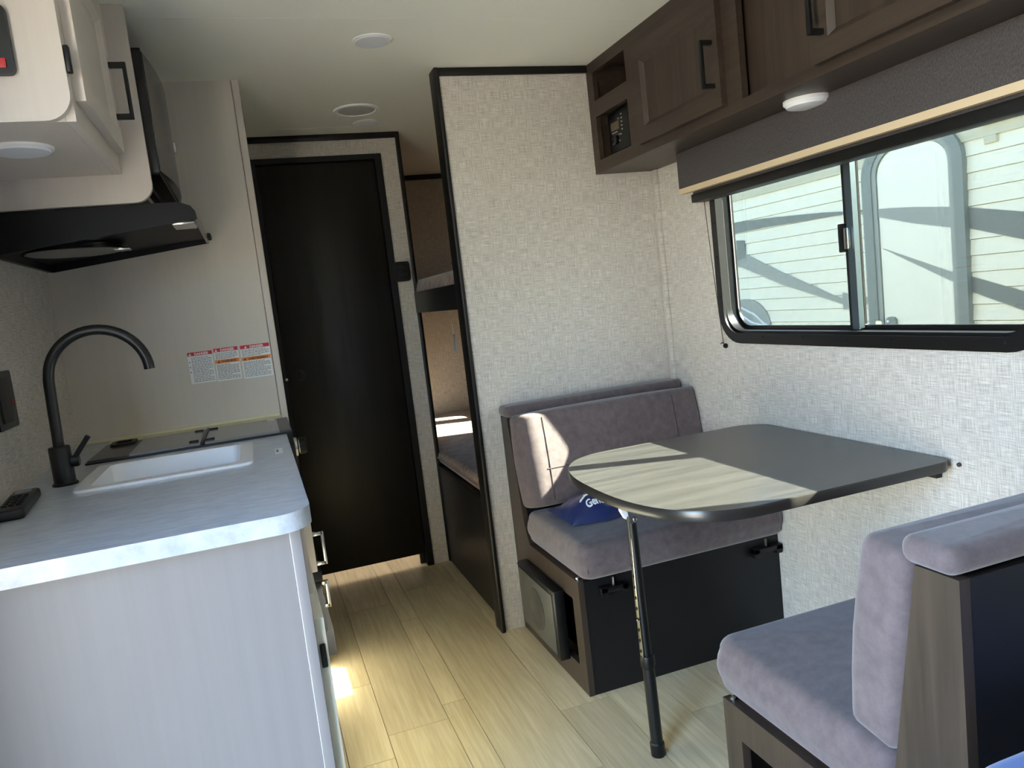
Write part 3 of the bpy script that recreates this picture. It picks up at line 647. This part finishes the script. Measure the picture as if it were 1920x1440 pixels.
# worktop with sink cut-out and rounded outer corner
out = [(0.0005, 1.202)]+[(.603-.055+.055*math.cos(a), 1.257+.055*math.sin(a)) for a in [-math.pi/2+math.pi/2*i/8 for i in range(9)]]+[(.603, 2.142), (.092, 2.142), (.092, YS-.0015), (.0005, YS-.0015)]
ct = MB().plate([out, rrect(.158, .497, 1.752, 2.055, .02, 4)], .8585, ZK, 'xy').build('worktop', M['counter'], smooth=True, ang=30)
tag(ct, 'grey marbled laminate kitchen worktop with rounded corner', 'worktop')
MB().plate([rect(.09, .605, 2.457, YS-.0015)], .89, .897, 'xy').build('rear_strip', mat('cream_backstrip', (226, 218, 184), .5), ct, smooth=False)
MB().box(.0005, .6, YS-.006, YS-.0005, .897, .905).build('upstand_bead', mat('caulk_bead', (222, 216, 184), .5), ct, smooth=False)

sk = thing('kitchen_sink', (.33, 1.9, .73), 'white rectangular sink set into the marbled worktop', 'sink')
MB().plate([rrect(.140, .513, 1.735, 2.072, .025, 4), rrect(.172, .484, 1.768, 2.042, .022, 4)], ZK, ZK+.006, 'xy').build('rim', M['sink'], sk)
def basin():
    m = MB(); n = None; vs = []
    lv = [(0, ZK+.006), (.002, ZK), (.008, .80), (.014, .757), (.03, .742)]
    for d_, z in lv: vs += [(p[0], p[1], z) for p in rrect(.172+d_, .484-d_, 1.768+d_, 2.042-d_, .022+d_*.5, 5)]
    n = len(vs)//len(lv); L_ = len(lv)
    fs = [(i*n+k, i*n+(k+1) % n, (i+1)*n+(k+1) % n, (i+1)*n+k) for i in range(L_-1) for k in range(n)]+[tuple(range((L_-1)*n, L_*n))]
    return m.add(vs, fs)
MB.build(basin(), 'basin', M['sink'], sk)
MB().lathe([(.04, 0), (.038, .003), (.02, .003), (.018, .001)], (.33, 1.9, .742), 'z', 28).build('drain', M['chrome'], sk)

fa = thing('kitchen_faucet', (.101, 1.888, ZK), 'matt black gooseneck faucet with side lever beside white sink', 'faucet')
MB().lathe([(.027, 0), (.027, .004), (.0245, .006)], (.101, 1.888, ZK), 'z', 32).build('base_ring', M['blackmetal'], fa)
MB().lathe([(.0225, .005), (.0225, .086), (.021, .089)], (.101, 1.888, ZK), 'z', 32).build('body', M['blackmetal'], fa)
path = [(.101, 1.888, .975), (.103, 1.888, 1.06), (.105, 1.888, 1.13)]
cx_, cz_, R_ = .2105, 1.1305, .1045
for i in range(1, 25):
    a = math.pi-math.radians(188)*i/24*.96; path.append((cx_+R_*math.cos(a), 1.888, cz_+R_*math.sin(a)*.99))
MB().tube(path, .0118, 18).build('spout', M['blackmetal'], fa)
lv = MB().lathe([(.0135, 0), (.0135, .012), (.011, .016)], (.122, 1.886, .942), 'x', 20).build('lever_hub', M['blackmetal'], fa)
MB().tube([(.126, 1.884, .945), (.146, 1.878, .97), (.166, 1.872, .995)], [.0055, .0058, .006], 12).build('lever', M['blackmetal'], lv)

cw = thing('cooktop', (.35, 2.3, .86), 'black cooktop with folded smoked glass covers and front knob', 'cooktop')
MB().plate([rect(.0935, .619, 2.1435, 2.455)], .86, .8955, 'xy').build('frame', M['blackmetal'], cw, smooth=False)
MB().plate([[(.199, 2.152), (.376, 2.152), (.376, 2.448), (.199, 2.448)]], .896, .902, 'xy').build('glass_cover', M['stoveglass'], cw, smooth=False)
MB().plate([[(.388, 2.152), (.586, 2.152), (.586, 2.448), (.388, 2.448)]], .896, .902, 'xy').build('glass_cover', M['stoveglass'], cw, smooth=False)
MB().plate([rect(.098, .198, 2.15, 2.45)], .896, .900, 'xy').build('side_plate', mat('dark_satin_plate', (58, 58, 60), .3, spec=.6), cw, smooth=False)
MB().plate([rect(.587, .618, 2.15, 2.45)], .896, .901, 'xy').build('control_strip', mat('dark_satin_strip', (66, 66, 68), .35, spec=.6), cw, smooth=False)
m = MB().plate([rrect(.118, .186, 2.355, 2.44, .02, 4), rrect(.13, .174, 2.37, 2.425, .012, 4)], .9005, .908, 'xy'); m.build('burner_ring', M['black'], cw)
for (x, y) in ((.358, 2.415), (.400, 2.415), (.358, 2.188), (.400, 2.188)): MB().box(x-.012, x+.012, y-.008, y+.008, .902, .906, .001).build('hinge', M['black'], cw)
MB().box(.378, .386, 2.145, 2.45, .896, .905, .001).build('hinge_rod', M['blackmetal'], cw)
MB().box(.556, .580, 2.405, 2.44, .9021, .9026).build('sticker', mat('cream_sticker', (220, 216, 180), .5), cw, smooth=False)
MB().box(.606, .622, 2.1435, 2.455, .77, .8585, .003).build('front_apron', M['blackmetal'], cw)
kb = MB().lathe([(.031, 0), (.030, .010), (.022, .014), (.022, .022)], (.622, 2.30, .826), 'x', 28).build('knob', M['chrome'], cw)
MB().lathe([(.026, 0), (.025, .018), (.021, .021)], (.6385, 2.30, .826), 'x', 28).build('knob_grip', M['black'], kb)

# small sticker on worktop and remote
st = tag(MB().box(.564, .582, 1.822, 1.902, ZK+.0002, ZK+.0007).build('worktop_sticker', M['paper'], smooth=False), 'small white sticker with blue mark on worktop beside sink', 'sticker')
MB().box(.567, .572, 1.845, 1.882, ZK+.0007, ZK+.0010).build('blue_mark', mat('sticker_blue', (70, 112, 168), .5), st, smooth=False)
rm = thing('remote_control', (.066, 1.68, ZK), 'black remote control lying on the marbled worktop near the faucet', 'remote')
RX = Matrix.Translation((.062, 1.672, ZK)) @ Matrix.Rotation(math.radians(6), 4, 'Z')
MB().soft(-.026, .026, -.115, .115, 0.0005, .021, .006, (.012,)*4, .001, M=RX).build('body', M['blackmetal'], rm, ang=60)
for j in range(5):
    for i in range(3): MB().box(-.016+i*.012, -.008+i*.012, -.075+j*.024, -.063+j*.024, .0205, .0245, .001, RX).build('button', M['black'], rm)
MB().box(-.014, .014, .062, .085, .0215, .0235, 0, RX).build('label_plate', M['button'], rm, smooth=False)

ol = thing('switch_panel', (0, 1.92, 1.035), 'black wall switch panel with small red indicator above worktop', 'switch')
MB().plate([rrect(1.83, 1.969, 1.035, 1.165, .008, 4)], 0.0003, .012, 'yz').build('plate', M['blackmetal'], ol)
MB().box(.012, .015, 1.855, 1.925, 1.05, 1.15, .001).build('rocker', M['black'], ol)
MB().box(.0118, .0135, 1.941, 1.949, 1.089, 1.099).build('indicator', M['led'], ol, smooth=False)

# warning labels on the tall panel
YL = YS-.0012
def warn(x0, x1, z0, z1, head, second, label, zsplit=None):
    t = thing('warning_label', ((x0+x1)/2, YL, z0), label, 'label', None)
    MB().box(x0, x1, YL, YS-.0001, z0, z1).build('sheet', M['paper'], t, smooth=False)
    hb = MB().box(x0+.0005, x1-.0005, YL-.0004, YL, z1-.0125, z1-.0005).build('red_band', M['red'], t, smooth=False)
    w_ = x1-x0
    def tx(s, size, cx, z, m, par, nm): MB().text(s, size, lambda a, b: (cx+a, YL-.0007, z+b), 'CENTER', bold=.0004).build(nm, m, par, smooth=False)
    def tri(cx, z, m, par): MB().add([(cx-.0045, YL-.0007, z), (cx+.0045, YL-.0007, z), (cx, YL-.0007, z+.008)], [(0, 1, 2)]).build('triangle', m, par, smooth=False)
    tx(head, .0105, x0+w_*.56, z1-.0105, M['paper'], hb, 'lettering'); tri(x0+w_*.56-.034, z1-.0108, M['paper'], hb)
    def lines(za, zb, n, ind=0):
        m = MB()
        for i in range(n):
            z = za-(za-zb)*(i+.5)/n; x = x0+.004+ind; e = x1-.004-(0 if i % 4 else .35*w_*random.random())
            while x < e:
                l = .003+random.random()*.008; m.add([(x, YL-.0003, z-.0007), (min(x+l, e), YL-.0003, z-.0007), (min(x+l, e), YL-.0003, z+.0008), (x, YL-.0003, z+.0008)], [(0, 1, 2, 3)]); x += l+.0018
        m.build('small_print', M['ink'], t, smooth=False)
    if second:
        zs = zsplit
        ob = MB().box(x0+.0005, x1-.0005, YL-.0004, YL, zs-.012, zs).build('orange_band', M['orange'], t, smooth=False)
        sz = .0098 if len(second) < 9 else .0085
        tx(second, sz, x0+w_*.57, zs-.0095, M['ink'], ob, 'lettering'); tri(x0+w_*.57-(.031 if len(second) < 9 else .042), zs-.0102, M['ink'], ob)
        lines(z1-.015, zs+.002, 5); lines(zs-.015, z0+.004, 12)
    else:
        lines(z1-.016, z0+.004, 16, .006)
        m = MB()
        for k in range(3): m.add([(x0+.003, YL-.0003, z1-.034-k*.016), (x0+.0055, YL-.0003, z1-.034-k*.016), (x0+.0055, YL-.0003, z1-.030-k*.016), (x0+.003, YL-.0003, z1-.030-k*.016)], [(0, 1, 2, 3)])
        m.build('bullets', M['ink'], t, smooth=False)
warn(.347, .4225, 1.038, 1.140, 'DANGER', None, 'white warning label with only a red DANGER band')
warn(.4265, .5015, 1.036, 1.143, 'DANGER', 'WARNING', 'white warning label with red DANGER and orange WARNING bands', 1.105)
warn(.508, .600, 1.033, 1.1425, 'DANGER', 'AVERTISSEMENT', 'white warning label with red DANGER and orange AVERTISSEMENT bands', 1.103)

# overhead cream cabinet, hood surround, microwave, range hood
uc = thing('overhead_cupboard', (.16, 1.7, 1.59), 'cream overhead cupboard with rounded end panel above the worktop', 'cupboard')
MB().plate([rrect(.0005, .3165, 1.59, H-.0005, [.002, .045, .002, .002], 8)], 1.452, 1.47, 'xz').build('end_panel', M['cream'], uc)
MB().box(.0005, .300, 1.471, 1.963, 1.592, 1.604).build('bottom_board', M['cream'], uc, smooth=False)
MB().plate([rect(1.471, 1.963, 1.592, H-.0005), rect(1.51, 1.93, 1.635, 1.94)], .3005, .3165, 'yz').build('face_frame', M['cream'], uc, smooth=False)
MB().box(.0005, .012, 1.471, 1.963, 1.604, H-.0005).build('back_board', M['cream'], uc, smooth=False)
cab_door(1.49, 1.93, 1.632, 1.962, .3168, 1.895, uc, M['cream'], M['cream'], nx=1, hz=(1.70, 1.826))
MB().box(.3168, .3255, 1.456, 1.470, 1.672, 1.718, .002).build('door_bumper', M['black'], uc)
puck('puck_light', (.185, 1.655, 1.592), .056, 'round white puck light under the cream overhead cupboard', None, .012)
pn = thing('control_panel', (.18, 1.45, 1.665), 'black monitor panel with red switch on rounded cream end panel', 'panel')
MB().plate([rrect(.09, .2425, 1.665, 1.778, .01, 4)], 1.438, 1.4517, 'xz').build('plate', M['blackmetal'], pn)
MB().box(.214, .232, 1.435, 1.438, 1.674, 1.690, .001).build('red_switch', M['led'], pn)
MB().box(.105, .208, 1.4355, 1.438, 1.71, 1.765, .001).build('screen', M['blackgloss'], pn)

hs = tag(MB().plate([rrect(.0005, .3785, 1.5245, H-.0005, [.002, .042, .002, .002], 8)], 1.964, 1.982, 'xz').build('hood_surround', M['cream']), 'cream side board with rounded corner between cupboard and microwave', 'panel')
MB().box(.0005, .345, 1.9835, YS-.0015, 1.563, 1.578).build('shelf_board', M['cream'], hs, smooth=False)

mwv = thing('microwave', (.2, 2.28, 1.58), 'black built-in microwave with glossy curved door above the range hood', 'microwave')
MB().box(.01, .362, 1.995, 2.555, 1.5795, 1.905, .004).build('body', M['blackmetal'], mwv)
MB().plate([rrect(1.995, 2.558, 1.592, 1.895, .012, 4)], .3625, .397, 'yz').build('trim_frame', M['blackmetal'], mwv)
def bulge():
    m = MB(); n = 16; vs = []; fs = []
    ys = [2.005+(2.548-2.005)*i/n for i in range(n+1)]
    for y in ys:
        k = (y-2.005)/(2.548-2.005); x = .3975+.022*math.sin(math.pi*(k*.92+.04))
        vs += [(x, y, 1.602), (x, y, 1.885), (.3975, y, 1.885), (.3975, y, 1.602)]
    for i in range(n):
        for k in range(4): fs.append((i*4+k, i*4+(k+1) % 4, (i+1)*4+(k+1) % 4, (i+1)*4+k))
    fs += [(3, 2, 1, 0), (n*4, n*4+1, n*4+2, n*4+3)]
    return m.add(vs, fs)
dd = MB.build(bulge(), 'glass_door', M['blackgloss'], mwv)
MB().box(.408, .4195, 2.43, 2.445, 1.735, 1.765, .002).build('door_badge', M['chrome'], dd)

hd = thing('range_hood', (.23, 2.27, 1.43), 'black range hood with round filter above the cooktop', 'hood')
def hood():
    y0, y1 = 1.984, YS-.004
    prof = [(.0008, 1.5225), (.43, 1.5225), (.455, 1.512), (.464, 1.498), (.466, 1.478), (.02, 1.428), (.0008, 1.43)]
    for (a, b) in ((y0, y0+.006), (y1-.006, y1)): MB().plate([prof], a, b, 'xz').build('side_wall', M['hood'], hd, smooth=False)
    front = [(.43, 1.5225), (.455, 1.512), (.464, 1.498), (.466, 1.478), (.458, 1.478), (.456, 1.496), (.45, 1.505), (.43, 1.515)]
    MB().plate([front], y0+.006, y1-.006, 'xz').build('front_wall', M['blackgloss'], hd)
    MB().box(.0008, .43, y0+.006, y1-.006, 1.515, 1.5225).build('top_plate', M['blackmetal'], hd, smooth=False)
    MB().box(.0008, .012, y0+.006, y1-.006, 1.430, 1.515).build('back_wall', M['blackmetal'], hd, smooth=False)
    MB().add([(.012, y0+.006, 1.452), (.456, y0+.006, 1.490), (.456, y1-.006, 1.490), (.012, y1-.006, 1.452), (.012, y0+.006, 1.456), (.456, y0+.006, 1.494), (.456, y1-.006, 1.494), (.012, y1-.006, 1.456)], [(0, 1, 2, 3), (7, 6, 5, 4), (0, 4, 5, 1), (1, 5, 6, 2), (2, 6, 7, 3), (3, 7, 4, 0)]).build('under_plate', M['hood'], hd, smooth=False)
    fl = MB().lathe([(.118, 0), (.118, -.012), (.112, -.014)], (.135, 2.27, 1.463), 'z', 44).build('filter', M['grill'], hd)
    rg = MB(); rg.lathe([(.126, .0), (.126, -.013), (.119, -.014), (.119, 0)], (.135, 2.27, 1.463), 'z', 44); rg.build('filter_ring', M['blackgloss'], fl)
    MB().box(.235, .275, 2.235, 2.275, 1.445, 1.452, .002).build('filter_clip', M['chrome'], fl)
    sw = MB().box(.405, .4585, y0+.02, y0+.12, 1.470, 1.483, .003).build('switch_plate', M['chrome'], hd)
    MB().lathe([(.009, 0), (.009, .008), (.006, .011)], (.466, y1-.10, 1.49), 'x', 14).build('knob', M['blackmetal'], hd)
    MB().lathe([(.009, 0), (.009, .008), (.006, .011)], (.466, y1-.05, 1.49), 'x', 14).build('knob', M['blackmetal'], hd)
hood()

# thermostat on the bathroom wall
th = thing('thermostat', (1.225, YD, 1.32), 'black square thermostat on linen wall beside bathroom door', 'thermostat')
MB().plate([rrect(1.191, 1.260, 1.322, 1.410, .012, 5)], YD-.022, YD-.0003, 'xz').build('housing', M['blackmetal'], th)
for z in (1.340, 1.366, 1.392): MB().box(1.205, 1.246, YD-.0245, YD-.0215, z-.007, z+.005, .001).build('button', M['black'], th)

# ------------------------------------------------------------------ bunks
XB = 1.279
lb = thing('lower_bunk', (1.65, 3.4, 0), 'black panelled lower bunk base behind the linen partition', 'bunk')
MB().box(XB+.0005, XB+.016, YP+.067, YD-.014, 0, .452).build('front_panel', M['blackgloss' if 0 else 'blackboard'], lb, smooth=False)
MB().box(XB-.003, XB+.018, YP+.067, YD-.014, .4525, .464, .003).build('top_rail', M['black'], lb)
MB().box(XB+.016, W-.0005, YP+.056, YR-.0005, .42, .452).build('bed_board', M['darkwood_y'], lb, smooth=False)
tag(MB().soft(XB+.004, W-.014, YP+.068, YR-.005, .4655, .535, .03, (.04,)*4, .006, side=.008).build('bunk_mattress', M['fur'], ang=60), 'brown plush mattress on the lower bunk with sun patch', 'mattress', 'bunk mattresses')
ub = thing('upper_bunk', (1.65, 3.4, 1.17), 'black edged upper bunk shelf above the plush lower mattress', 'bunk')
MB().box(1.266, 1.2785, YP+.067, YD+.02-.035, 1.174, 1.268, .003).build('front_board', M['blackboard'], ub)
MB().box(1.28, W-.0005, YP+.056, YR-.0005, 1.174, 1.20).build('bed_board', M['blackboard'], ub, smooth=False)
tag(MB().soft(1.284, W-.014, YP+.068, YR-.005, 1.2008, 1.325, .03, (.04,)*4, .004, side=.006).build('bunk_mattress', M['fur'], ang=60), 'brown plush mattress lying on the upper bunk', 'mattress', 'bunk mattresses')
pc = thing('hanging_cord', (1.5, 3.65, .95), 'thin white cord with clear tag hanging beneath the upper bunk', 'cord')
MB().tube([(1.5, 3.652, 1.1735), (1.499, 3.653, 1.12), (1.503, 3.65, 1.07), (1.505, 3.65, 1.045)], .002, 6).build('cord', M['white'], pc)
MB().box(1.498, 1.512, 3.648, 3.652, .955, 1.045, .001).build('tag', mat('clear_tag', (200, 200, 210), .2), pc)

# front bed corner behind the near bench with a blue bag on it
bd = thing('front_bed', (1.5, -.7, 0), 'black bed base behind the bench with tall black back', 'bed')
MB().box(1.0, W-.001, -1.99, .615, 0, .36).build('base', M['blackboard'], bd, smooth=False)
tag(MB().soft(1.0, W-.002, -1.98, .612, .361, .50, .03, (.05,)*4, .004).build('bed_mattress', M['uph'], ang=60), 'taupe mattress on the black bed base behind a bench back', 'mattress')
tag(MB().soft(1.215, 1.70, .20, .565, .506, .612, .05, (.08,)*4, .025).build('blue_cushion', M['bluefabric'], ang=70), 'bright blue cushion lying behind the tall black bench back', 'cushion')
